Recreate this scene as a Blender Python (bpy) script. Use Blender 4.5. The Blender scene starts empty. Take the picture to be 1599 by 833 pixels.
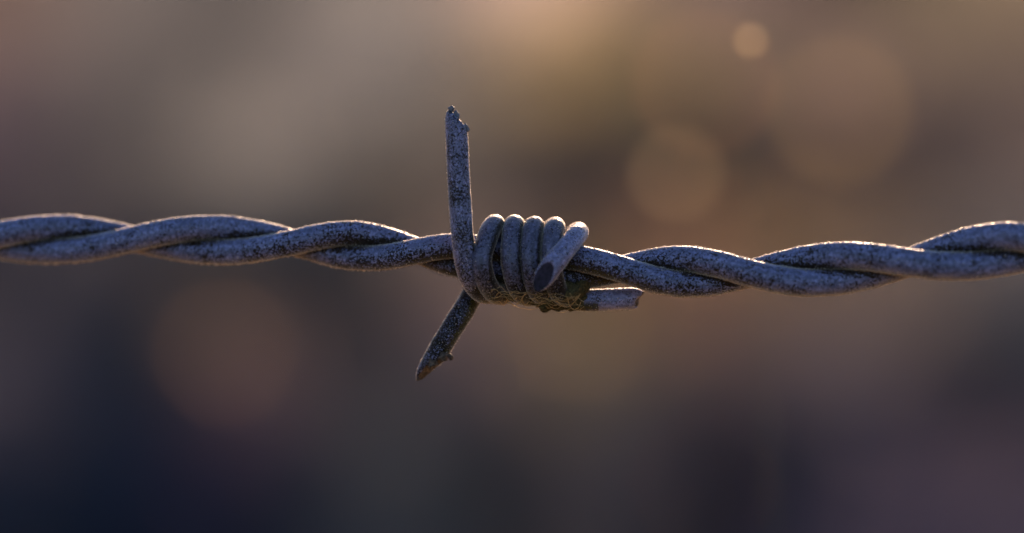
import bpy, math, random
import numpy as np
from mathutils import Vector, Matrix
random.seed(7)
rng = np.random.default_rng(7)
SC = bpy.context.scene
COL = SC.collection

# ------------------------------------------------------------ camera
S = 0.0000555          # metres of the wire's plane per photograph pixel
D = 0.25               # camera distance to the wire
H = 1.0                # height of the wire above the field
cam = bpy.data.cameras.new('camera')
camo = bpy.data.objects.new('camera', cam); COL.objects.link(camo)
camo.location = (0, -D, H); camo.rotation_euler = (math.radians(90), 0, 0)
cam.sensor_width = 36; cam.lens = 36 * D / (1599 * S)
cam.clip_start = 0.01; cam.clip_end = 3000
cam.dof.use_dof = True; cam.dof.focus_distance = D - 0.0015
cam.dof.aperture_fstop = cam.lens / 13.5
cam.dof.aperture_blades = 0
SC.camera = camo

# ------------------------------------------------------------ sky, sun, exposure
ELEV, AZ = math.radians(19), math.radians(7)
w = bpy.data.worlds.new('World'); SC.world = w; w.use_nodes = True
nt = w.node_tree; bg = nt.nodes['Background']
sky = nt.nodes.new('ShaderNodeTexSky'); sky.sky_type = 'NISHITA'; sky.sun_disc = False
sky.sun_elevation = ELEV; sky.sun_rotation = AZ
sky.air_density = 1.0; sky.dust_density = 0.6; sky.ozone_density = 2.5
nt.links.new(sky.outputs[0], bg.inputs[0]); bg.inputs[1].default_value = 0.05
sun = bpy.data.lights.new('sun', 'SUN'); sun.energy = 5.0; sun.angle = math.radians(0.5)
sun.color = (1.0, 0.67, 0.42)
suno = bpy.data.objects.new('sun', sun); COL.objects.link(suno)
sdir = Vector((math.sin(AZ) * math.cos(ELEV), math.cos(AZ) * math.cos(ELEV), math.sin(ELEV)))
suno.rotation_euler = (-sdir).to_track_quat('-Z', 'Y').to_euler()
suno.location = (5, 20, 15)
SC.view_settings.view_transform = 'Standard'; SC.view_settings.look = 'None'
SC.view_settings.exposure = 1.8; SC.view_settings.gamma = 1.0
SC.cycles.use_denoising = True
SC.cycles.sample_clamp_indirect = 4.0
SC.cycles.max_bounces = 6

# ------------------------------------------------------------ helpers
def vnoise(p, seed=0):
    """value noise in [-1,1], p (n,3)"""
    i = np.floor(p).astype(np.int64); f = p - i
    f = f * f * (3 - 2 * f)
    def h(ix, iy, iz):
        n = (ix * 374761393 + iy * 668265263 + iz * 2147483647 + seed * 974634777) & 0xFFFFFFFF
        n = ((n ^ (n >> 13)) * 1274126177) & 0xFFFFFFFF
        n = (n ^ (n >> 16)) & 0xFFFFFFFF
        return n / 2147483648.0 - 1
    x0, y0, z0 = i[:, 0], i[:, 1], i[:, 2]
    r = 0
    for dx in (0, 1):
        for dy in (0, 1):
            for dz in (0, 1):
                wgt = (f[:, 0] if dx else 1 - f[:, 0]) * (f[:, 1] if dy else 1 - f[:, 1]) * (f[:, 2] if dz else 1 - f[:, 2])
                r = r + wgt * h(x0 + dx, y0 + dy, z0 + dz)
    return r

def sstep(a, b, x):
    t = np.clip((x - a) / (b - a), 0, 1); return t * t * (3 - 2 * t)

def world(px, py, d=0.0):
    """photograph pixel + depth d (in pixels towards the camera) -> metres, relative to the wire's origin"""
    y = -np.asarray(d, float) * S
    k = (D + y) / D
    return np.stack([(np.asarray(px, float) - 799.5) * S * k, y + 0 * np.asarray(px, float),
                     -(np.asarray(py, float) - 416.5) * S * k], -1)

def link(name, verts, faces, mat, parent=None, smooth=True, mats=None, fmat=None, attrs=None):
    me = bpy.data.meshes.new(name)
    verts = np.asarray(verts, float)
    me.from_pydata(verts.tolist(), [], faces if isinstance(faces, list) else faces.tolist())
    for m in ([mat] if mats is None else mats): me.materials.append(m)
    if fmat is not None: me.polygons.foreach_set('material_index', np.asarray(fmat, np.int32))
    if smooth: me.polygons.foreach_set('use_smooth', np.ones(len(me.polygons), bool))
    for k, v in (attrs or {}).items():
        if np.ndim(v) == 1:
            a = me.attributes.new(k, 'FLOAT', 'POINT'); a.data.foreach_set('value', np.asarray(v, np.float32))
        else:
            a = me.attributes.new(k, 'FLOAT_COLOR', 'POINT')
            c = np.ones((len(v), 4), np.float32); c[:, :3] = v; a.data.foreach_set('color', c.ravel())
    me.update()
    o = bpy.data.objects.new(name, me); COL.objects.link(o)
    if parent: o.parent = parent
    return o

def thing(name, label, cat, loc=(0, 0, 0), group=None):
    o = bpy.data.objects.new(name, None); COL.objects.link(o); o.location = loc
    o.empty_display_size = 0.01
    tag(o, label, cat, group); return o

def tag(o, label=None, cat=None, group=None, kind=None):
    for k, v in (('label', label), ('category', cat), ('group', group), ('kind', kind)):
        if v: o[k] = v
    return o

def catmull(pts, n):
    """dense centripetal-ish Catmull-Rom, resampled to n equal steps"""
    P = np.asarray(pts, float)
    P = np.vstack([2 * P[0] - P[1], P, 2 * P[-1] - P[-2]])
    out = []
    for i in range(1, len(P) - 2):
        t = np.linspace(0, 1, 40, endpoint=False)[:, None]
        p0, p1, p2, p3 = P[i - 1], P[i], P[i + 1], P[i + 2]
        out.append(0.5 * (2 * p1 + (p2 - p0) * t + (2 * p0 - 5 * p1 + 4 * p2 - p3) * t**2 + (3 * p1 - p0 - 3 * p2 + p3) * t**3))
    out.append(P[-2][None]); Q = np.vstack(out)
    return resample(Q, n)

def resample(Q, n=None, s=None):
    L = np.r_[0, np.cumsum(np.linalg.norm(np.diff(Q[:, :3], axis=0), axis=1))]
    if s is None: s = np.linspace(0, L[-1], n)
    return np.stack([np.interp(s, L, Q[:, k]) for k in range(Q.shape[1])], 1)

def frames(P):
    T = np.gradient(P, axis=0); T /= np.linalg.norm(T, axis=1)[:, None]
    N = np.zeros_like(P); n = np.cross(T[0], (0, 0, 1.0))
    if np.linalg.norm(n) < 1e-3: n = np.cross(T[0], (0, 1.0, 0))
    N[0] = n / np.linalg.norm(n)
    for i in range(1, len(P)):
        v = N[i - 1] - T[i] * np.dot(N[i - 1], T[i]); N[i] = v / np.linalg.norm(v)
    return T, N, np.cross(T, N)

def grid_faces(n, m, off=0):
    i = np.arange(n - 1)[:, None]; j = np.arange(m)[None, :]; j2 = (j + 1) % m
    a = i * m + j; b = i * m + j2; c = (i + 1) * m + j2; d = (i + 1) * m + j
    return (np.stack([a, b, c, d], -1).reshape(-1, 4) + off)

def surface_noise(V, amp=1.0, seed=0):
    mm = V * 1000
    return amp * 1e-3 * (0.030 * vnoise(mm * 0.9, seed) + 0.016 * vnoise(mm * 3.1, seed + 1)
                         + 0.012 * vnoise(mm * 7, seed + 2) + 0.010 * np.maximum(0, vnoise(mm * 13, seed + 3)) * 1.6)

def tube(P, R, m, amp=1.0, seed=0, ends=(None, None), endlen=60, rag=(0, 0)):
    """tube with pitted surface; ends = cut planes (point, normal outward) or None"""
    T, N, B = frames(P); n = len(P)
    a = np.linspace(0, 2 * math.pi, m, endpoint=False)
    dirs = np.cos(a)[None, :, None] * N[:, None] + np.sin(a)[None, :, None] * B[:, None]
    V = P[:, None] + dirs * np.asarray(R).reshape(-1, 1, 1)
    caps = []
    for e, pl in enumerate(ends):
        if pl is None: continue
        pt, nn = np.asarray(pl[0], float), np.asarray(pl[1], float); nn = nn / np.linalg.norm(nn)
        idx = np.arange(endlen) if e == 0 else np.arange(n - 1, n - 1 - endlen, -1)
        ax = (P[idx[0]] - P[idx[5]]); ax /= np.linalg.norm(ax)
        tt = ((pt - V[idx[0]]) @ nn) / (ax @ nn)                   # distance along the axis to the cut
        rg = rag[e]
        tt = tt + rg * 1e-3 * (vnoise(V[idx[0]] * 1000 * 1.7, seed + 5) + .6 * vnoise(V[idx[0]] * 1000 * 4.5, seed + 6)) - rg * 3e-4
        f = np.linspace(1, 0, endlen)[:, None, None]
        V[idx] = V[idx] + ax * (tt[None, :, None] * f)
        caps.append((idx[0], nn))
    Vf = V.reshape(-1, 3); D3 = dirs.reshape(-1, 3)
    Vf = Vf + D3 * surface_noise(Vf, amp, seed)[:, None]
    return Vf, grid_faces(n, m), D3, caps

def cap_mesh(ring, nn, rag=0.03, seed=0, rings=14, dish=0.0):
    c = ring.mean(0); m = len(ring); V = []
    for k in range(rings):
        f = 1 - k / rings
        V.append(c + (ring - c) * f)
    V = np.vstack(V); rad = np.linalg.norm(ring - c, axis=1).mean()
    f = np.repeat(1 - np.arange(rings) / rings, m)
    nz = vnoise(V * 1000 * 5, seed) * 0.6 + vnoise(V * 1000 * 11, seed + 3) * 0.4
    V = V + nn * ((nz * rag * 1e-3) * (f < 1) - dish * rad * (1 - f**2))[:, None] + nn * 1e-6
    V = np.vstack([V, c + nn * 1e-6 - nn * dish * rad])
    F = grid_faces(rings, m).tolist(); last = (rings - 1) * m
    F += [[last + j, last + (j + 1) % m, len(V) - 1] for j in range(m)]
    return V, F

OCT = np.array([(1, 0, 0), (-1, 0, 0), (0, 1, 0), (0, -1, 0), (0, 0, 1), (0, 0, -1)], float)
OCTF = np.array([(0, 2, 4), (2, 1, 4), (1, 3, 4), (3, 0, 4), (2, 0, 5), (1, 2, 5), (3, 1, 5), (0, 3, 5)])
def grit(V, DN, count, smin, smax, weight=None):
    """tiny crystals sitting in the surface"""
    p = None if weight is None else weight / weight.sum()
    idx = rng.choice(len(V), count, p=p)
    s = smin + (smax - smin) * rng.random(count) ** 2.5
    A = rng.normal(size=(count, 3, 3)); Q, _ = np.linalg.qr(A)
    sc = s[:, None] * rng.uniform(0.6, 1.4, (count, 3))
    VV = np.einsum('vk,nk,nkj->nvj', OCT, sc, Q) + (V[idx] + DN[idx] * (s * 0.3)[:, None])[:, None]
    F = (OCTF[None] + (np.arange(count) * 6)[:, None, None]).reshape(-1, 3)
    return VV.reshape(-1, 3), F

# ------------------------------------------------------------ materials
def newmat(name):
    m = bpy.data.materials.new(name); m.use_nodes = True
    t = m.node_tree; return m, t, t.nodes['Principled BSDF']
def node(t, typ, **kw):
    n = t.nodes.new(typ)
    for k, v in kw.items():
        if k.startswith('i_'): n.inputs[k[2:].replace('_', ' ')].default_value = v
        else: setattr(n, k, v)
    return n
def ramp(t, src, stops):
    r = t.nodes.new('ShaderNodeValToRGB'); t.links.new(src, r.inputs[0])
    e = r.color_ramp.elements
    while len(e) < len(stops): e.new(0.5)
    for x, (p, c) in zip(e, stops): x.position = p; x.color = (*c, 1) if len(c) == 3 else c
    return r.outputs[0]
def mix(t, fac, a, b, mode='MIX'):
    n = t.nodes.new('ShaderNodeMix'); n.data_type = 'RGBA'; n.blend_type = mode
    for s, v in ((n.inputs[0], fac), (n.inputs[6], a), (n.inputs[7], b)):
        if hasattr(v, 'is_linked'): t.links.new(v, s)
        elif isinstance(v, tuple): s.default_value = (*v, 1)
        else: s.default_value = v
    return n.outputs[2]
def noise(t, co, scale, detail=3, rough=0.55, off=0):
    mp = node(t, 'ShaderNodeMapping'); mp.inputs['Location'].default_value = (off, off * .7, off * 1.3)
    t.links.new(co, mp.inputs[0])
    n = node(t, 'ShaderNodeTexNoise'); n.inputs['Scale'].default_value = scale
    n.inputs['Detail'].default_value = detail; n.inputs['Roughness'].default_value = rough
    t.links.new(mp.outputs[0], n.inputs['Vector']); return n.outputs[0]
G = lambda v: (v, v, v)

def wire_material(name, tint, speck, mos, rough=0.50, metal=0.15, grain=4.6):
    m, t, b = newmat(name)
    tc = node(t, 'ShaderNodeTexCoord')
    mp = node(t, 'ShaderNodeMapping'); mp.inputs['Scale'].default_value = (1000,) * 3     # millimetres
    t.links.new(tc.outputs['Object'], mp.inputs[0]); co = mp.outputs[0]
    ln = node(t, 'ShaderNodeAttribute', attribute_name='along')
    drawn = noise(t, ln.outputs['Vector'], 1.0, 4, 0.6, 3)
    big = noise(t, co, 0.55, 3, 0.6); mid = noise(t, co, 2.6, 4, 0.65, 5); fine = noise(t, co, grain, 3, 0.6, 11)
    vf = noise(t, co, 8.5, 2, 0.6, 31)
    col = mix(t, ramp(t, big, [(0.35, G(0)), (0.65, G(1))]), tuple(c * 0.75 for c in tint), tint)
    # chalky white bloom of the zinc
    pale = ramp(t, mid, [(0.46, G(0)), (0.66, G(1))])
    col = mix(t, pale, col, tuple(min(1, c * 1.75) for c in tint))
    # lengthwise drawing marks
    col = mix(t, 0.55, col, ramp(t, drawn, [(0.36, G(0.55)), (0.5, G(1.0)), (0.64, G(1.5))]), 'MULTIPLY')
    # dark corroded specks, denser in patches and thickened to paint shade in gaps
    at = node(t, 'ShaderNodeAttribute', attribute_name='wear_shade')
    ad = node(t, 'ShaderNodeMath', operation='MULTIPLY_ADD'); t.links.new(at.outputs['Fac'], ad.inputs[0])
    ad.inputs[1].default_value = 0.24; t.links.new(fine, ad.inputs[2])
    ad2 = node(t, 'ShaderNodeMath', operation='MULTIPLY_ADD'); t.links.new(big, ad2.inputs[0])
    ad2.inputs[1].default_value = 0.50; t.links.new(ad.outputs[0], ad2.inputs[2])
    ad3 = node(t, 'ShaderNodeMath', operation='MULTIPLY_ADD'); t.links.new(vf, ad3.inputs[0])
    ad3.inputs[1].default_value = 0.70; t.links.new(ad2.outputs[0], ad3.inputs[2])
    ad2 = node(t, 'ShaderNodeMath', operation='MULTIPLY'); t.links.new(ad3.outputs[0], ad2.inputs[0]); ad2.inputs[1].default_value = 0.5
    sp = ramp(t, ad2.outputs[0], [(speck, G(0)), (speck + 0.035, G(1))])
    col = mix(t, sp, col, (0.022, 0.015, 0.012))
    tn = node(t, 'ShaderNodeAttribute', attribute_name='tone')
    tcx = node(t, 'ShaderNodeCombineColor')
    for q in range(3): t.links.new(tn.outputs['Fac'], tcx.inputs[q])
    col = mix(t, 1.0, col, tcx.outputs[0], 'MULTIPLY')
    # bright flecks
    fl = ramp(t, vf, [(0.67, G(0)), (0.73, G(1))])
    col = mix(t, fl, col, (0.42, 0.41, 0.48))
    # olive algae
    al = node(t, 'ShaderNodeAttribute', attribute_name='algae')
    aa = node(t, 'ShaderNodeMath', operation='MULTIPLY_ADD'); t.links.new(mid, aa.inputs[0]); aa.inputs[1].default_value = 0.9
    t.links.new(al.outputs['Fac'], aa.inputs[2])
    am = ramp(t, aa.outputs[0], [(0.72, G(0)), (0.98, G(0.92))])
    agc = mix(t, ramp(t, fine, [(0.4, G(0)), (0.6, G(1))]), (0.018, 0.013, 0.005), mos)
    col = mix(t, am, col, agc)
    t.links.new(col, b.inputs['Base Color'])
    # roughness and metal: algae and dark specks are dull
    rr = ramp(t, mid, [(0.35, G(rough - 0.08)), (0.65, G(rough + 0.15))])
    rr = mix(t, am, rr, (0.9,) * 3)
    t.links.new(rr, b.inputs['Roughness'])
    mm = mix(t, sp, (metal,) * 3, (0.0,) * 3); mm = mix(t, am, mm, (0.0,) * 3)
    t.links.new(mm, b.inputs['Metallic'])
    sv = mix(t, sp, G(0.5), G(0.08)); sv = mix(t, am, sv, G(0.08)); t.links.new(sv, b.inputs['Specular IOR Level'])
    b.inputs['Sheen Weight'].default_value = 0.8; b.inputs['Sheen Roughness'].default_value = 0.35
    b.inputs['Sheen Tint'].default_value = (1, .93, .88, 1)
    hh = mix(t, 0.5, mid, fine); hh = mix(t, 0.4, hh, drawn)
    bp = node(t, 'ShaderNodeBump'); bp.inputs['Strength'].default_value = 0.5; bp.inputs['Distance'].default_value = 0.00005
    t.links.new(hh, bp.inputs['Height']); t.links.new(bp.outputs[0], b.inputs['Normal'])
    return m
M_strand = wire_material('weathered zinc', (0.140, 0.148, 0.285), 0.588, (0.075, 0.057, 0.017))
M_barb = wire_material('weathered barb zinc', (0.160, 0.155, 0.280), 0.580, (0.085, 0.070, 0.016), grain=6.2)

def simple(name, c, rough=0.7, metal=0.0, var=0.4, scale=6, spec=0.5, transl=0.0):
    m, t, b = newmat(name)
    tc = node(t, 'ShaderNodeTexCoord'); mp = node(t, 'ShaderNodeMapping'); mp.inputs['Scale'].default_value = (1000,) * 3
    t.links.new(tc.outputs['Object'], mp.inputs[0])
    n = noise(t, mp.outputs[0], scale, 3)
    col = mix(t, ramp(t, n, [(0.35, G(0)), (0.65, G(1))]), tuple(x * (1 - var) for x in c), tuple(min(1, x * (1 + var)) for x in c))
    t.links.new(col, b.inputs['Base Color'])
    b.inputs['Roughness'].default_value = rough; b.inputs['Metallic'].default_value = metal
    b.inputs['Specular IOR Level'].default_value = spec
    if transl:
        tr = node(t, 'ShaderNodeBsdfTranslucent'); t.links.new(col, tr.inputs[0])
        mx = node(t, 'ShaderNodeMixShader'); mx.inputs[0].default_value = transl
        t.links.new(b.outputs[0], mx.inputs[1]); t.links.new(tr.outputs[0], mx.inputs[2])
        t.links.new(mx.outputs[0], t.nodes['Material Output'].inputs[0])
    return m
M_cutdark = simple('cut zinc with painted reflection', (0.020, 0.014, 0.030), 0.6, 0.0, 0.6, 2.0, spec=.2)  # dark reflection on the smooth cut is put into its base colour
M_cutrust = simple('rusted cut steel', (0.085, 0.055, 0.04), 0.7, 0.1, 0.7, 5)
M_cutgrey = simple('torn grey zinc', (0.13, 0.12, 0.15), 0.6, 0.1, 0.6, 5)
M_grit = simple('pale crystal', (0.72, 0.66, 0.62), 0.35, 0.0, 0.2, 3, transl=0.75)
M_fibre = simple('pale fibre', (0.50, 0.36, 0.18), 0.5, 0.0, 0.3, 3, transl=0.35)
M_moss = simple('olive moss', (0.075, 0.055, 0.019), 0.9, 0.0, 0.7, 6, transl=0.15)

# ------------------------------------------------------------ setting: field and bank behind
yy = np.r_[np.linspace(-60, -4, 15), np.linspace(-3, 8, 23), np.linspace(8.2, 30, 220), np.linspace(30.5, 60, 60), np.linspace(65, 600, 60)]
xx = np.r_[-300, -150, -80, -40, -20, np.linspace(-12, 12, 161), 20, 40, 80, 150, 300]
def slope(y):
    ys = [-100, 4.6, 5.1, 6.9, 7.7, 9.0, 13.0, 60, 90, 700]
    sl = [0,    0,   19,  18.5,   16,  13,   11.5,  10, 5,  1.0]
    return np.tan(np.radians(np.interp(y, ys, sl)))
fy = np.linspace(-60, 600, 60000); fz = np.r_[0, np.cumsum((slope(fy[1:]) + slope(fy[:-1])) / 2 * np.diff(fy))]
def zg(x, y):
    z = np.interp(y, fy, fz)
    p = np.stack([x * 0.35, y * 0.35, 0 * x], 1)
    bump = 0.10 * vnoise(p, 3) + 0.05 * vnoise(p * 2.7, 4)
    return z + bump * sstep(6, 10, y)
X, Y = np.meshgrid(xx, yy); gx, gy = X.ravel(), Y.ravel(); gz = zg(gx, gy)
def on_ground(px, py):
    """where the line of sight through a photograph pixel meets the bank"""
    t = np.linspace(2, 60, 6000); dx = (px - 799.5) * S / D; dz = -(py - 416.5) * S / D
    x, y, z = dx * t, t - D, H + dz * t
    k = np.argmax(z < zg(x, y)); return x[k], y[k], z[k]
# bank colours at ground spots (x, y), the backdrop's glow and shade painted in
COVER_LIGHT = [
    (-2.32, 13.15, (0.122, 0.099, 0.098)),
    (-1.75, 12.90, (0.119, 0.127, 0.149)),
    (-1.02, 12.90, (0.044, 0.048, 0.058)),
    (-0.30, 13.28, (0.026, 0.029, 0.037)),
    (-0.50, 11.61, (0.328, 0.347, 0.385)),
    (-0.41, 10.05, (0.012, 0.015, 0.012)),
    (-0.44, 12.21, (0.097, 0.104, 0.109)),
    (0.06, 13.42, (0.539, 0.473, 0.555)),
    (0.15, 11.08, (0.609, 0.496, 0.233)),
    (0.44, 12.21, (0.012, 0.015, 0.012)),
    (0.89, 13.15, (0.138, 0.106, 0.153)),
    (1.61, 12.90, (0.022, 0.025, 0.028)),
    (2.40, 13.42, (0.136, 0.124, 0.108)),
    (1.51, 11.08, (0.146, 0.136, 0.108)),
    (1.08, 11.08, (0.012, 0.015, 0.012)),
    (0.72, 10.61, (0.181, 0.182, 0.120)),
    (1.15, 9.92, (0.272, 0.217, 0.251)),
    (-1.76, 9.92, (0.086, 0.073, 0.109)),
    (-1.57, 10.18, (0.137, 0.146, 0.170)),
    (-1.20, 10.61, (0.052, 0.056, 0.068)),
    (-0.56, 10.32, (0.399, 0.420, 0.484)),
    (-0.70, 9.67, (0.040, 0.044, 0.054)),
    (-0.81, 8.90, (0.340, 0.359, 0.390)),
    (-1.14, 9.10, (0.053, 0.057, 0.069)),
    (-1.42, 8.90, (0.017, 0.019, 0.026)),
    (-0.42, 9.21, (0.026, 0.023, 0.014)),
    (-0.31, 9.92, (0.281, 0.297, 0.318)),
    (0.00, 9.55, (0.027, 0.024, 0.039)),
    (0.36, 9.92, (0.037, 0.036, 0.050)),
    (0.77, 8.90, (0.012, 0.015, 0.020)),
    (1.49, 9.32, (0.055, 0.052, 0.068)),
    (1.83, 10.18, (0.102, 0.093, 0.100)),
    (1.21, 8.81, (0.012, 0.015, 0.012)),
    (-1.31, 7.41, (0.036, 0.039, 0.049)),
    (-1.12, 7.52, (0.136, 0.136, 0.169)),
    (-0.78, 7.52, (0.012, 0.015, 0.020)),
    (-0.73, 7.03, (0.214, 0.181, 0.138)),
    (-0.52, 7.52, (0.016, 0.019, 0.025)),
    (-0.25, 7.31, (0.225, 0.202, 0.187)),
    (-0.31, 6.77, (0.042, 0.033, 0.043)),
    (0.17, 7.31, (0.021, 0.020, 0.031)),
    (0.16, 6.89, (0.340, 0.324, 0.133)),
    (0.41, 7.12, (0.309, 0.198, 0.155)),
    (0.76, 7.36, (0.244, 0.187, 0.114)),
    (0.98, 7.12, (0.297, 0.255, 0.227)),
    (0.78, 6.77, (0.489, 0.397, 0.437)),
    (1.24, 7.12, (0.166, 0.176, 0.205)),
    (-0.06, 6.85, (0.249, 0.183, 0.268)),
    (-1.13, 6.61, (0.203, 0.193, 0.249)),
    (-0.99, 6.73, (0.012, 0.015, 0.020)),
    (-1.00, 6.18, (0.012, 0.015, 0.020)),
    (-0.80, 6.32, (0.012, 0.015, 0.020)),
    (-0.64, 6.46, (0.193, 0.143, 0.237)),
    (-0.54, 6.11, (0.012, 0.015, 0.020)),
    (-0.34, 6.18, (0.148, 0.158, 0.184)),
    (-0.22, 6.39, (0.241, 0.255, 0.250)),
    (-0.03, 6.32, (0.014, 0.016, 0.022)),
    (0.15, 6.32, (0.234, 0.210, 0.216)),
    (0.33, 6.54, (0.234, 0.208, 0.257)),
    (0.43, 6.25, (0.033, 0.036, 0.045)),
    (0.71, 6.39, (0.030, 0.034, 0.042)),
    (1.07, 6.61, (0.015, 0.018, 0.024)),
    (1.00, 6.18, (0.268, 0.218, 0.273)),
    (0.83, 6.11, (0.174, 0.150, 0.215)),
]
cvx, cvy = np.array([q[0] for q in COVER_LIGHT]), np.array([q[1] for q in COVER_LIGHT]); cvc = np.array([q[2] for q in COVER_LIGHT])
def cover_light(x, y):
    u = lambda x, y: (x / (y + D), zg(x, y) / (y + D) - 1 / (y + D))
    ax_, ay_ = u(x, y); px_, py_ = u(cvx, cvy)
    w_ = np.exp(-((ax_[:, None] - px_) ** 2 + (ay_[:, None] - py_) ** 2) / 0.024 ** 2) + 1e-9 / (0.001 + (ax_[:, None] - px_) ** 2 + (ay_[:, None] - py_) ** 2)
    return (w_ @ cvc) / w_.sum(1)[:, None]
c = np.zeros((len(gx), 3)); onb = (gy > 5) & (gy < 40) & (np.abs(gx) < 12)
c[:] = (0.2, 0.15, 0.11); c[onb] = cover_light(gx[onb], gy[onb])
flat = (1 - sstep(4.4, 4.9, gy))[:, None]
near = sstep(-1.0, 0.5, gy)[:, None]
c = c * (1 - flat) + (np.array((0.34, 0.25, 0.13)) * near + np.array((0.03, 0.026, 0.018)) * (1 - near)) * flat
m, t, b = newmat('rough grassland')
at = node(t, 'ShaderNodeAttribute', attribute_name='cover_light')
tc = node(t, 'ShaderNodeTexCoord'); n1 = noise(t, tc.outputs['Object'], 9, 6, 0.7)
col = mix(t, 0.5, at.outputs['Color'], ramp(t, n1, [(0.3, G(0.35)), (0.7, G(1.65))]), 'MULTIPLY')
t.links.new(col, b.inputs['Base Color']); b.inputs['Roughness'].default_value = 0.95
b.inputs['Specular IOR Level'].default_value = 0.0
bp = node(t, 'ShaderNodeBump'); bp.inputs['Distance'].default_value = 0.05; bp.inputs['Strength'].default_value = 0.5
t.links.new(n1, bp.inputs['Height']); t.links.new(bp.outputs[0], b.inputs['Normal'])
nX, nY = len(xx), len(yy)
i, j = np.meshgrid(np.arange(nY - 1), np.arange(nX - 1), indexing='ij')
F = np.stack([i * nX + j, i * nX + j + 1, (i + 1) * nX + j + 1, (i + 1) * nX + j], -1).reshape(-1, 4)
g = link('ground', np.stack([gx, gy, gz], 1), F, m, attrs={'cover_light': c}); tag(g, kind='structure')

# dry winter grass standing on the bank and on the field in front of it
m, t, b = newmat('dry grass blades')
at = node(t, 'ShaderNodeAttribute', attribute_name='tint')
t.links.new(at.outputs['Color'], b.inputs['Base Color']); b.inputs['Roughness'].default_value = 0.7; b.inputs['Specular IOR Level'].default_value = 0.06
tr = node(t, 'ShaderNodeBsdfTranslucent'); t.links.new(at.outputs['Color'], tr.inputs[0])
mx = node(t, 'ShaderNodeMixShader'); mx.inputs[0].default_value = 0.68
t.links.new(b.outputs[0], mx.inputs[1]); t.links.new(tr.outputs[0], mx.inputs[2])
t.links.new(mx.outputs[0], t.nodes['Material Output'].inputs[0])
def blades(name, x, y, h, wd, tint):
    n = len(x); z = zg(x, y)
    a = rng.uniform(0, math.pi, n); lean = rng.normal(0, 0.25, (n, 2)) * h[:, None]
    ex = np.stack([np.cos(a), np.sin(a) * .6, 0 * a], 1) * wd[:, None] / 2
    B0 = np.stack([x, y, z - 0.01], 1); up = np.stack([lean[:, 0] * .4, lean[:, 1] * .4, h * .55], 1)
    tip = np.stack([lean[:, 0], lean[:, 1], h], 1)
    V = np.stack([B0 - ex, B0 + ex, B0 + up + ex * .8, B0 + up - ex * .8, B0 + tip], 1).reshape(-1, 3)
    k = np.arange(n) * 5
    F = np.stack([k, k + 1, k + 2, k + 3], 1).tolist() + np.stack([k + 3, k + 2, k + 4], 1).tolist()
    return tag(link(name, V, F, m, smooth=False, attrs={'tint': np.repeat(tint, 5, 0)}), kind='stuff')
N = 200000
by = 4.8 + 42 * rng.random(N) ** 1.7; bx = rng.uniform(-.25, .25, N) * (by + 1.5)
bz = zg(bx, by)
el = (bz - H) / (by + D)                                # how high the spot stands above eye level
pn = 0.5 + 0.5 * vnoise(np.stack([bx * .9, by * .6, bz * 1.2], 1), 77)
tint = cover_light(bx, by); lum = tint.mean(1)  # blades carry the bank's painted light and shade too
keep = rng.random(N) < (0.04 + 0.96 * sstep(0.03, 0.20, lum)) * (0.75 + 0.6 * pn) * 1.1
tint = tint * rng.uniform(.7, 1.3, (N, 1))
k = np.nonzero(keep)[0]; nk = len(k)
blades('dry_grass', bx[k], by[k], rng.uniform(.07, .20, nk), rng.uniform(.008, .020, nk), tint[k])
N2 = 40000
fx, fy2 = rng.uniform(-3, 3, N2), rng.uniform(0.9, 4.4, N2)
blades('field_grass', fx, fy2, rng.uniform(.06, .14, N2), rng.uniform(.006, .012, N2), np.array((.62, .42, .24)) * rng.uniform(.7, 1.2, (N2, 1)))

# ------------------------------------------------------------ the barbed wire
wire = thing('barbed_wire', 'weathered grey barbed wire of two twisted strands with one four pointed barb', 'barbed wire', (0, 0, H))
YAW = 0.14
def axis_y(px):       # centre line of the twisted pair in the photograph
    xs = [-4800, -1500, -300, 0, 110, 208, 340, 457, 560, 652, 710, 800, 900, 968, 1060, 1172, 1290, 1418, 1545, 1640, 2200, 6400]
    ys = [500, 420, 382, 376, 374, 373.5, 375, 379, 384.5, 392, 399, 409, 417, 420.5, 423.5, 427, 420.5, 410, 391.5, 384, 350, 200]
    return xs, ys
axs, ays = axis_y(0)
CX = catmull(np.stack([axs, ays, np.zeros(len(axs))], 1), 4000)
phx = [-37, 208, 457, 652, 704, 750, 810, 868, 916, 968, 1172, 1418, 1664]
php = [-3 * math.pi, -2 * math.pi, -math.pi, 0, .85, 1.25, 1.42, 1.2, .72, 0, -math.pi, -2 * math.pi, -3 * math.pi]
for k in range(1, 22):
    phx.insert(0, phx[0] - 247); php.insert(0, php[0] - math.pi); phx.append(phx[-1] + 247); php.append(php[-1] - math.pi)
PH = catmull(np.stack([phx, np.array(php) * 80, np.zeros(len(phx))], 1), 12000)
pxs = np.concatenate([np.arange(-4600, -100, 8.0), np.arange(-100, 1700, 0.95), np.arange(1700, 6200, 8.0)])
cy = np.interp(pxs, CX[:, 0], CX[:, 1]); ph = np.interp(pxs, PH[:, 0], PH[:, 1]) / 80
rr = np.interp(pxs, [-50, 600, 950, 1100, 1300, 1700], [20.6, 19.6, 20.2, 20.3, 21, 21.8])
aa = np.interp(pxs, [-50, 600, 720, 900, 1000, 1300, 1700], [18.2, 18.6, 17.5, 17.5, 19, 19.8, 21])
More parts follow.
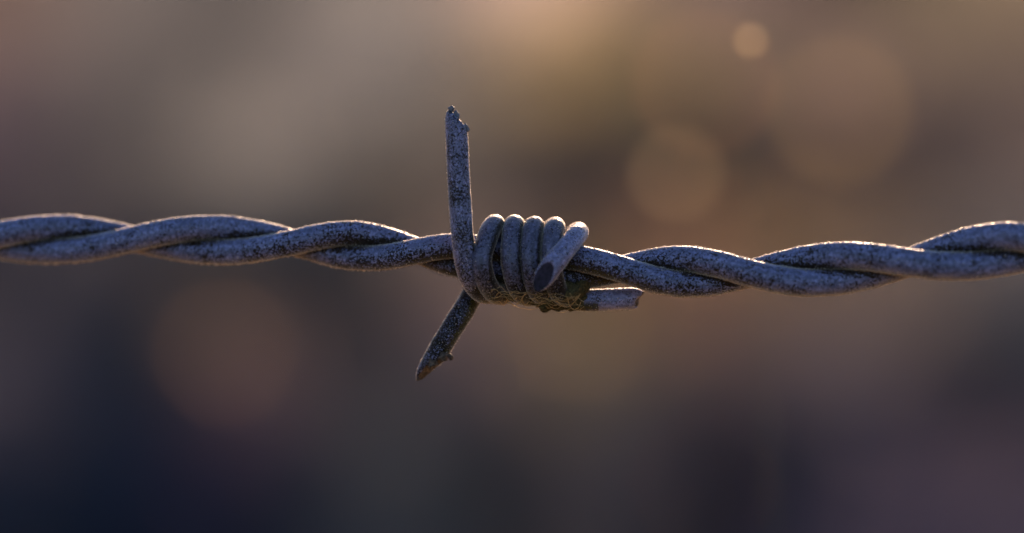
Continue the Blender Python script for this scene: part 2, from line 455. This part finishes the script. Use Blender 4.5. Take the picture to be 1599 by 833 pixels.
for k in (0, 1):
    f = ph + k * math.pi
    jit = 0.6 * vnoise(np.stack([pxs / 90, pxs * 0 + k * 9, pxs * 0], 1), 5)
    P = world(pxs, cy - aa * np.sin(f) + jit, (pxs - 800) * YAW + aa * np.cos(f))
    V, F, DN, _ = tube(P, rr * S, 72, 1.0, 20 + k * 7)
    pxv = np.repeat(pxs, 72)
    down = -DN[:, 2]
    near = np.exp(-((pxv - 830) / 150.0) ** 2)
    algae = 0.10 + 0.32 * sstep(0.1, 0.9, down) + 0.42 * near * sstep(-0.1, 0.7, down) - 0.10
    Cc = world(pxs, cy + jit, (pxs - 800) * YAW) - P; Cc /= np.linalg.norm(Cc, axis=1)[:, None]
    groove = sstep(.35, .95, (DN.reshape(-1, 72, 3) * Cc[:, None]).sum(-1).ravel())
    wear_shade = 0.10 + 1.1 * groove + 0.75 * sstep(-0.6, 0.7, down) * np.exp(-((pxv - 800) / 420.0) ** 2)  # groove term paints the shade where the two strands meet
    inside = np.abs(pxv - 800) < 900
    wgt = inside * (0.12 + sstep(0.5, 1, np.abs(DN[:, 2])) + 1.5 * (DN[:, 1] > -.15) * sstep(.8, 1, np.abs(DN[:, 2])))
    GV, GF = grit(V, DN, 16000, 0.000012, 0.000060, wgt)
    wb = inside * (DN[:, 1] > -.12) * (DN[:, 1] < .45) * ((DN[:, 2] < -.85) * (1 + 2.0 * (pxv > 1050)) + 1.6 * (DN[:, 2] > .85) * (.6 + .9 * (pxv > 1000)))
    G2, F2 = grit(V, DN, 6500, 0.000028, 0.000095, wb); GF = np.vstack([GF, F2 + len(GV)]); GV = np.vstack([GV, G2])  # extra crystals along the top and bottom edges, added to make the rims glint
    sa = np.repeat(pxs * S * 1000 * .35, 72); ang = np.tile(np.linspace(0, 2 * math.pi, 72, endpoint=False), len(pxs))
    along = np.stack([sa, np.cos(ang) * 3.2, np.sin(ang) * 3.2 + k * 9], 1)
    o = link('strand', np.vstack([V, GV]), F.tolist() + (GF + len(V)).tolist(), None, wire, mats=[M_strand, M_grit],
             fmat=np.r_[np.zeros(len(F)), np.ones(len(GF))],
             attrs={'algae': np.r_[algae, np.zeros(len(GV))], 'wear_shade': np.r_[wear_shade, np.zeros(len(GV))], 'along': np.vstack([along, np.zeros((len(GV), 3))]), 'tone': np.ones(len(V) + len(GV))})

# --- barb wires, given as (x, y, depth) in photograph pixels
AXD = lambda x: (x - 800) * YAW                        # depth of the pair's axis
def ring(x, th, R=54, cyo=None, xo=0.0):
    """point on the coil: th degrees, 0 top, 90 front, 180 bottom, 270 back"""
    c = (np.interp(x, CX[:, 0], CX[:, 1]) - 2.5) if cyo is None else cyo
    a = math.radians(th)
    return (x - xo * math.sin(a), c - R * math.cos(a), AXD(x) + R * math.sin(a))
RB = 17.0
P1 = [(711, 140, 42), (712.5, 190, 45), (714.5, 240, 48), (717, 290, 51), (720, 340, 54), (724, 385, 55),
      (731, 425, 46), (746, 452, 20), (763, 459, -8), (775, 445, -38), (783, 410, -56), (790, 375, -44)]
for x, th in ((803, 0), (800, 40), (798, 90), (807, 135), (822, 180), (838, 225), (848, 270), (857, 315)): P1.append(ring(x, th, 55, 406.5))
for x, th in ((867, 0), (863, 40), (861, 90), (868, 135), (880, 172)): P1.append(ring(x, th, 54, 409))
P1 += [(895, 468, -2), (915, 469.5, -6), (940, 468.5, -8), (965, 467.5, -9), (1000, 466, -10), (1030, 465, -11)]
P2 = [(643, 640, -20), (655, 611, -18), (668, 581, -16), (685, 548, -15), (707, 511, -16), (727, 479, -24), (742, 450, -42), (752, 415, -57), (762, 378, -48)]
P2.append((773, 351.5, -4)); P2 += [(763, 366, 36), (752, 405, 57), (757, 436, 46), (772, 458, 12), (791, 455, -26), (806, 415, -54), (819, 375, -46)]
for x, th in ((834, 0), (830, 40), (828, 90), (836, 135), (849, 180), (866, 225), (881, 270), (893, 315)): P2.append(ring(x, th, 54, 408 + (0 if x < 850 else 3)))
P2 += [(903, 363, 0), (896, 373, 40), (879, 394, 68), (859, 419, 83), (839, 445, 98), (819, 471, 113), (799, 497, 128)]

def barb(pts, r, cuts, seed, cutmats, labels, dish, burrs, taper=(.66, .76)):
    Q = catmull(pts, 1500)
    P = world(Q[:, 0], Q[:, 1], Q[:, 2])
    # trim to just beyond the cut planes
    i0, i1 = 0, len(P); pls = []
    for e, (c, n_) in enumerate(cuts):
        cw = world(*c); nw = np.array((n_[0], -n_[2], -n_[1]), float); nw /= np.linalg.norm(nw); pls.append((cw, nw))
        out = ((P - cw) @ nw) >= 0
        if e == 0: i0 = np.nonzero(out[:150])[0].max() + 1
        else: i1 = len(P) - 150 + np.nonzero(out[-150:])[0].min()
    P = resample(P[i0:i1], 1700)
    # pull the ends back so that the cut has length to spread over
    incoil = sstep(-.0042, -.0028, P[:, 0]) * (1 - sstep(.0056, .0070, P[:, 0])) * (1 - sstep(.0050, .0060, np.abs(P[:, 2]))) * (1 - sstep(-.0036, -.0044, P[:, 1]))
    R = (r + .3 - 1.5 * incoil) * S; u = np.clip(np.arange(len(P)) / 26, 0, 1)
    R *= (taper[0] + (1 - taper[0]) * np.sqrt(1 - (1 - u) ** 2)) * (taper[1] + (1 - taper[1]) * np.sqrt(1 - (1 - u[::-1]) ** 2))
    V, F, DN, caps = tube(P, R, 64, 0.9, seed, pls, 70, rag=[0 if q else .26 for q in dish])
    down = -DN[:, 2]
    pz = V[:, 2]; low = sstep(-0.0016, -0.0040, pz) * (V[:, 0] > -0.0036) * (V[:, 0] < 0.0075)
    prong = (V[:, 2] < -.0020) * (V[:, 0] < -.0028)
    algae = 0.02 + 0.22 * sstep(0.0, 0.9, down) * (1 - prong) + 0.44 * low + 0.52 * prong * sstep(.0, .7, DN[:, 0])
    coil = (V[:, 0] > -.0034) * (V[:, 0] < .0062) * (np.abs(pz) < .0048)
    axn = np.array((1, -YAW, 0)) / math.hypot(1, YAW)
    wear_shade = 0.40 * (1 - coil) * (V[:, 0] < .004) + -.15 * (V[:, 0] >= .004) * (1 - coil) + .35 * prong - .15 * coil + 1.15 * coil * sstep(0.0015, -0.0035, pz) + 1.3 * coil * sstep(.62, .97, np.abs(DN @ axn))  # last term paints the shade in the gaps between turns
    Lf = np.r_[0, np.cumsum(np.linalg.norm(np.diff(P, axis=0), axis=1))]
    fin = np.repeat(Lf > Lf[-1] - .0080, 64) * sstep(-.0010, -.0022, V[:, 1]) * (V[:, 0] < .0070)
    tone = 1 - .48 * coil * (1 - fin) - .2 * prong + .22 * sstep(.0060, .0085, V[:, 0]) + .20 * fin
    wear_shade = wear_shade * (1 - .95 * fin) 
    L = np.r_[0, np.cumsum(np.linalg.norm(np.diff(P, axis=0), axis=1))] * 1000 * .35
    ang = np.tile(np.linspace(0, 2 * math.pi, 64, endpoint=False), len(P))
    along = np.stack([np.repeat(L, 64), np.cos(ang) * 2.8, np.sin(ang) * 2.8 + seed], 1)
    GV, GF = grit(V, DN, 18000, 0.000012, 0.000056, .25 + 1.5 * (DN[:, 1] > -.2))
    o = link('barb', np.vstack([V, GV]), F.tolist() + (GF + len(V)).tolist(), None, wire, mats=[M_barb, M_grit],
             fmat=np.r_[np.zeros(len(F)), np.ones(len(GF))],
             attrs={'algae': np.r_[algae, np.zeros(len(GV))], 'wear_shade': np.r_[wear_shade, np.zeros(len(GV))], 'along': np.vstack([along, np.zeros((len(GV), 3))]), 'tone': np.r_[tone, np.ones(len(GV))]})
    for e, (k, n_) in enumerate(caps):
        rg = V.reshape(len(P), 64, 3)[k]
        CV, CF = cap_mesh(rg, n_, 0.13 if not dish[e] else 0.012, seed + e, dish=dish[e])
        if e == 0: CF = [f[::-1] for f in CF]
        o_ = len(CV)
        for (bx_, by_, bd_, br_) in burrs[e]:                      # torn burrs along the sheared edge
            n1, n2 = 12, 16
            t1, t2 = np.meshgrid(np.linspace(0, math.pi, n1), np.linspace(0, 2 * math.pi, n2, endpoint=False), indexing='ij')
            U_ = np.stack([np.sin(t1) * np.cos(t2), np.sin(t1) * np.sin(t2), np.cos(t1)], -1).reshape(-1, 3)
            ctr = world(bx_, by_, bd_); P_ = U_ * br_ * S
            P_ = P_ * (1 + .45 * vnoise((P_ + ctr) * 1000 * 5, seed + 8) + .3 * vnoise((P_ + ctr) * 1000 * 11, seed + 9))[:, None] + ctr
            CV = np.vstack([CV, P_]); CF = CF + grid_faces(n1, n2, o_).tolist(); o_ += n1 * n2
        co = link('cut_end', CV, CF, cutmats[e], o); co['label'] = labels[e]
    return o
barb(P1, RB, [((714, 184, 46), (0.75, -0.66, 0.12)), ((999, 467, -10), (0.93, 0.30, 0.2))], 50,
     [M_cutgrey, M_cutrust], ['torn slanting tip of the upright prong', 'blunt brown cut end of the right pointing prong'], [0, 0],
     [[(705.5, 171, 47, 4.6), (711, 183, 49, 7.0), (726, 201, 48, 6.5)], []])
barb(P2, RB, [((690, 562, -15), (0.55, 0.73, 0.46)), ((849, 433, 91), (-0.30, -0.04, 0.95))], 70,
     [M_cutrust, M_cutdark], ['rusty slanting cut of the lower left prong', 'dark smooth slanting cut facing the viewer'], [0, 0.03],
     [[(653, 592, -16, 2.8), (676, 567, -4, 8.0), (692, 558, 0, 8.0), (704, 558, -4, 4.6)], []])

# ------------------------------------------------------------ moss and fibres caught on the underside of the coil
def coil_depth(px, py, R=71.0):
    dy = np.asarray(py, float) - np.interp(px, CX[:, 0], CX[:, 1]) + 3
    return np.sqrt(np.maximum(0, R * R - dy * dy)) + (np.asarray(px, float) - 800) * YAW
MV, MF, off = [], [], 0
th = np.linspace(0, math.pi, 26); ph_ = np.linspace(0, 2 * math.pi, 40, endpoint=False)
TH, PHI = np.meshgrid(th, ph_, indexing='ij')
U = np.stack([np.sin(TH) * np.cos(PHI), np.sin(TH) * np.sin(PHI), np.cos(TH)], -1).reshape(-1, 3)
tb, tn = [], []
for (px, py, d, a, b_, c_) in [(852, 473, 12, 15, 13, 12), (872, 472, 8, 18, 14, 13), (895, 470, 2, 20, 14, 13), (833, 466, 14, 16, 9, 9), (884, 455, 36, 20, 16, 13),
                               (808, 464, 12, 16, 7, 8), (906, 448, 12, 14, 15, 12), (925, 437, -14, 22, 7, 8), (780, 462, 10, 14, 7, 8), (760, 461, 4, 10, 6, 7), (905, 470, 0, 15, 14, 14)]:
    ctr = world(px, py, d); P = U * np.array((a, c_, b_)) * S
    P = P * (1 + 0.22 * vnoise((P + ctr) * 1000 * 2.2, 61) + 0.16 * vnoise((P + ctr) * 1000 * 5.5, 62))[:, None] + ctr
    MV.append(P); MF += grid_faces(26, 40, off).tolist(); off += len(P)
    k = rng.integers(0, len(P), int(a * 34)); tb.append(P[k]); tn.append(U[k])
tb, tn = np.vstack(tb), np.vstack(tn); n = len(tb)
ln = rng.uniform(0.00005, 0.00022, n)[:, None]
dr = tn + rng.normal(0, .6, (n, 3)); dr /= np.linalg.norm(dr, axis=1)[:, None]
sd = np.cross(dr, rng.normal(size=(n, 3))); sd /= np.linalg.norm(sd, axis=1)[:, None]; sd *= 0.00002
TV = np.stack([tb - sd, tb + sd, tb + dr * ln * .6 + sd * .8, tb + dr * ln], 1).reshape(-1, 3)
kk = np.arange(n)[:, None] * 4 + off
TF = np.hstack([kk, kk + 1, kk + 2, kk + 3]).tolist()
mo = link('moss', np.vstack(MV + [TV]), MF + TF, M_moss); mo.location = (0, 0, H)
tag(mo, 'olive brown moss grown along the underside of the coiled barb', 'moss')

FV, FF, off = [], [], 0
rs = np.random.default_rng(21)
for k in range(26):
    x0 = rs.uniform(748, 890); L = rs.uniform(20, 70); x1 = min(x0 + L, 912)
    yb = lambda x: 466 + 10 * math.exp(-((x - 875) / 40) ** 2)
    y0, y1 = yb(x0) - rs.uniform(-6, 14), yb(x1) - rs.uniform(-6, 14)
    bow = rs.uniform(-16, 12)
    pts = []
    for t_ in np.linspace(0, 1, 7):
        x = x0 + (x1 - x0) * t_; y = y0 + (y1 - y0) * t_ - bow * math.sin(math.pi * t_) + rs.normal(0, 2.6)
        pts.append((x, y, coil_depth(x, y, 72.5) + rs.uniform(0, 3)))
    Q = catmull(pts, 40); P = world(Q[:, 0], Q[:, 1], Q[:, 2])
    T_, N_, B_ = frames(P); a_ = np.linspace(0, 2 * math.pi, 6, endpoint=False)
    rad = rs.uniform(0.000016, 0.000032)
    V = P[:, None] + (np.cos(a_)[None, :, None] * N_[:, None] + np.sin(a_)[None, :, None] * B_[:, None]) * rad
    FV.append(V.reshape(-1, 3)); FF += grid_faces(40, 6, off).tolist(); off += 240
fo = link('plant_fibres', np.vstack(FV), FF, M_fibre); fo.location = (0, 0, H)
tag(fo, 'tangle of fine straw coloured fibres wrapped beneath the coiled barb', 'plant fibres')

# ------------------------------------------------------------ leaves on stalks, added only to blur into the soft round glows
def leaf_mat(name, c):
    m, t, b = newmat(name); b.inputs['Base Color'].default_value = (*c, 1); b.inputs['Roughness'].default_value = .6
    tc = node(t, 'ShaderNodeTexCoord'); n_ = noise(t, tc.outputs['Object'], 60, 3)
    col = mix(t, ramp(t, n_, [(.3, G(0)), (.7, G(1))]), tuple(x * .8 for x in c), c); t.links.new(col, b.inputs['Base Color'])
    tr = node(t, 'ShaderNodeBsdfTranslucent'); t.links.new(col, tr.inputs[0])
    mx = node(t, 'ShaderNodeMixShader'); mx.inputs[0].default_value = .75
    t.links.new(b.outputs[0], mx.inputs[1]); t.links.new(tr.outputs[0], mx.inputs[2]); t.links.new(mx.outputs[0], t.nodes['Material Output'].inputs[0])
    return m
M_stem = simple('dry stem', (0.22, 0.17, 0.10), 0.8, 0, .3, 1)
def glow_leaf(px, py, y, size, colr, label):
    if y is None:
        y = 4.0
        k = (y + D) / D; x = (px - 799.5) * S * k; z = H - (py - 416.5) * S * k
    else:
        k = (y + D) / D; x = (px - 799.5) * S * k; z = H - (py - 416.5) * S * k
    zb = float(zg(np.array([x]), np.array([y]))[0])
    t_ = thing('glow_stalk', label, 'dry plant', (x, y, zb), 'added leaves blurred to round glows')
    hgt = z - zb; r0 = max(.00012, min(.0012, size * .02))
    pts = [(0.02 * hgt * math.sin(q * 3), size * .04, hgt * q - .01) for q in np.linspace(0, 1, 8)]
    o_ = np.array(pts[-1]); P = catmull(np.array(pts) - np.array((o_[0], 0, size * .45 + .0)), 40)
    V, F, _, _ = tube(P, np.linspace(r0 * 1.3, r0 * .8, 40), 8, 0)
    link('added_stem', V, F, M_stem, t_)
    V, F = [], []; n1, n2 = 18, 9
    for i in range(n1):
        v = i / (n1 - 1); hw = .5 * math.sin(math.pi * min(.985, max(.03, v)) ** .85) ** .7
        for j in range(n2):
            q = j / (n2 - 1) * 2 - 1
            V.append((q * hw * size * (1 + .06 * math.sin(9 * v + 3 * q)), -size * (.10 * q * q + .12 * math.sin(math.pi * v)), hgt + (v - .5) * size * 1.05))
    F = [(i * n2 + j, i * n2 + j + 1, (i + 1) * n2 + j + 1, (i + 1) * n2 + j) for i in range(n1 - 1) for j in range(n2 - 1)]
    link('leaf', V, F, leaf_mat('added glow leaf', colr), t_)  # added leaf, there only to blur into a glow
glow_leaf(1055, 270, .400, .0046, (.30, .25, .17), 'added leaf blurred to a crisp round tan disc, right of the upright barb')
glow_leaf(1172, 63, .070, .0012, (.38, .31, .21), 'added leaf blurred to the smallest and brightest round glow, upper right')
glow_leaf(1310, 170, None, .036, (.42, .33, .17), 'added leaf standing in for the widest greenish lens ghost, in the upper right')
glow_leaf(1100, 130, None, .034, (.45, .26, .17), 'added leaf blurred to a faint reddish glow left of the small bright disc')
glow_leaf(350, 550, None, .022, (.30, .19, .13), 'added leaf blurred to a reddish brown disc below the left wire')
glow_leaf(905, 515, None, .022, (.36, .24, .15), 'added leaf blurred to a faint brown disc below the right pointing prong')
glow_leaf(1100, 755, None, .015, (.26, .15, .14), 'added leaf standing in for a very dim reddish lens ghost low down, right of the middle')
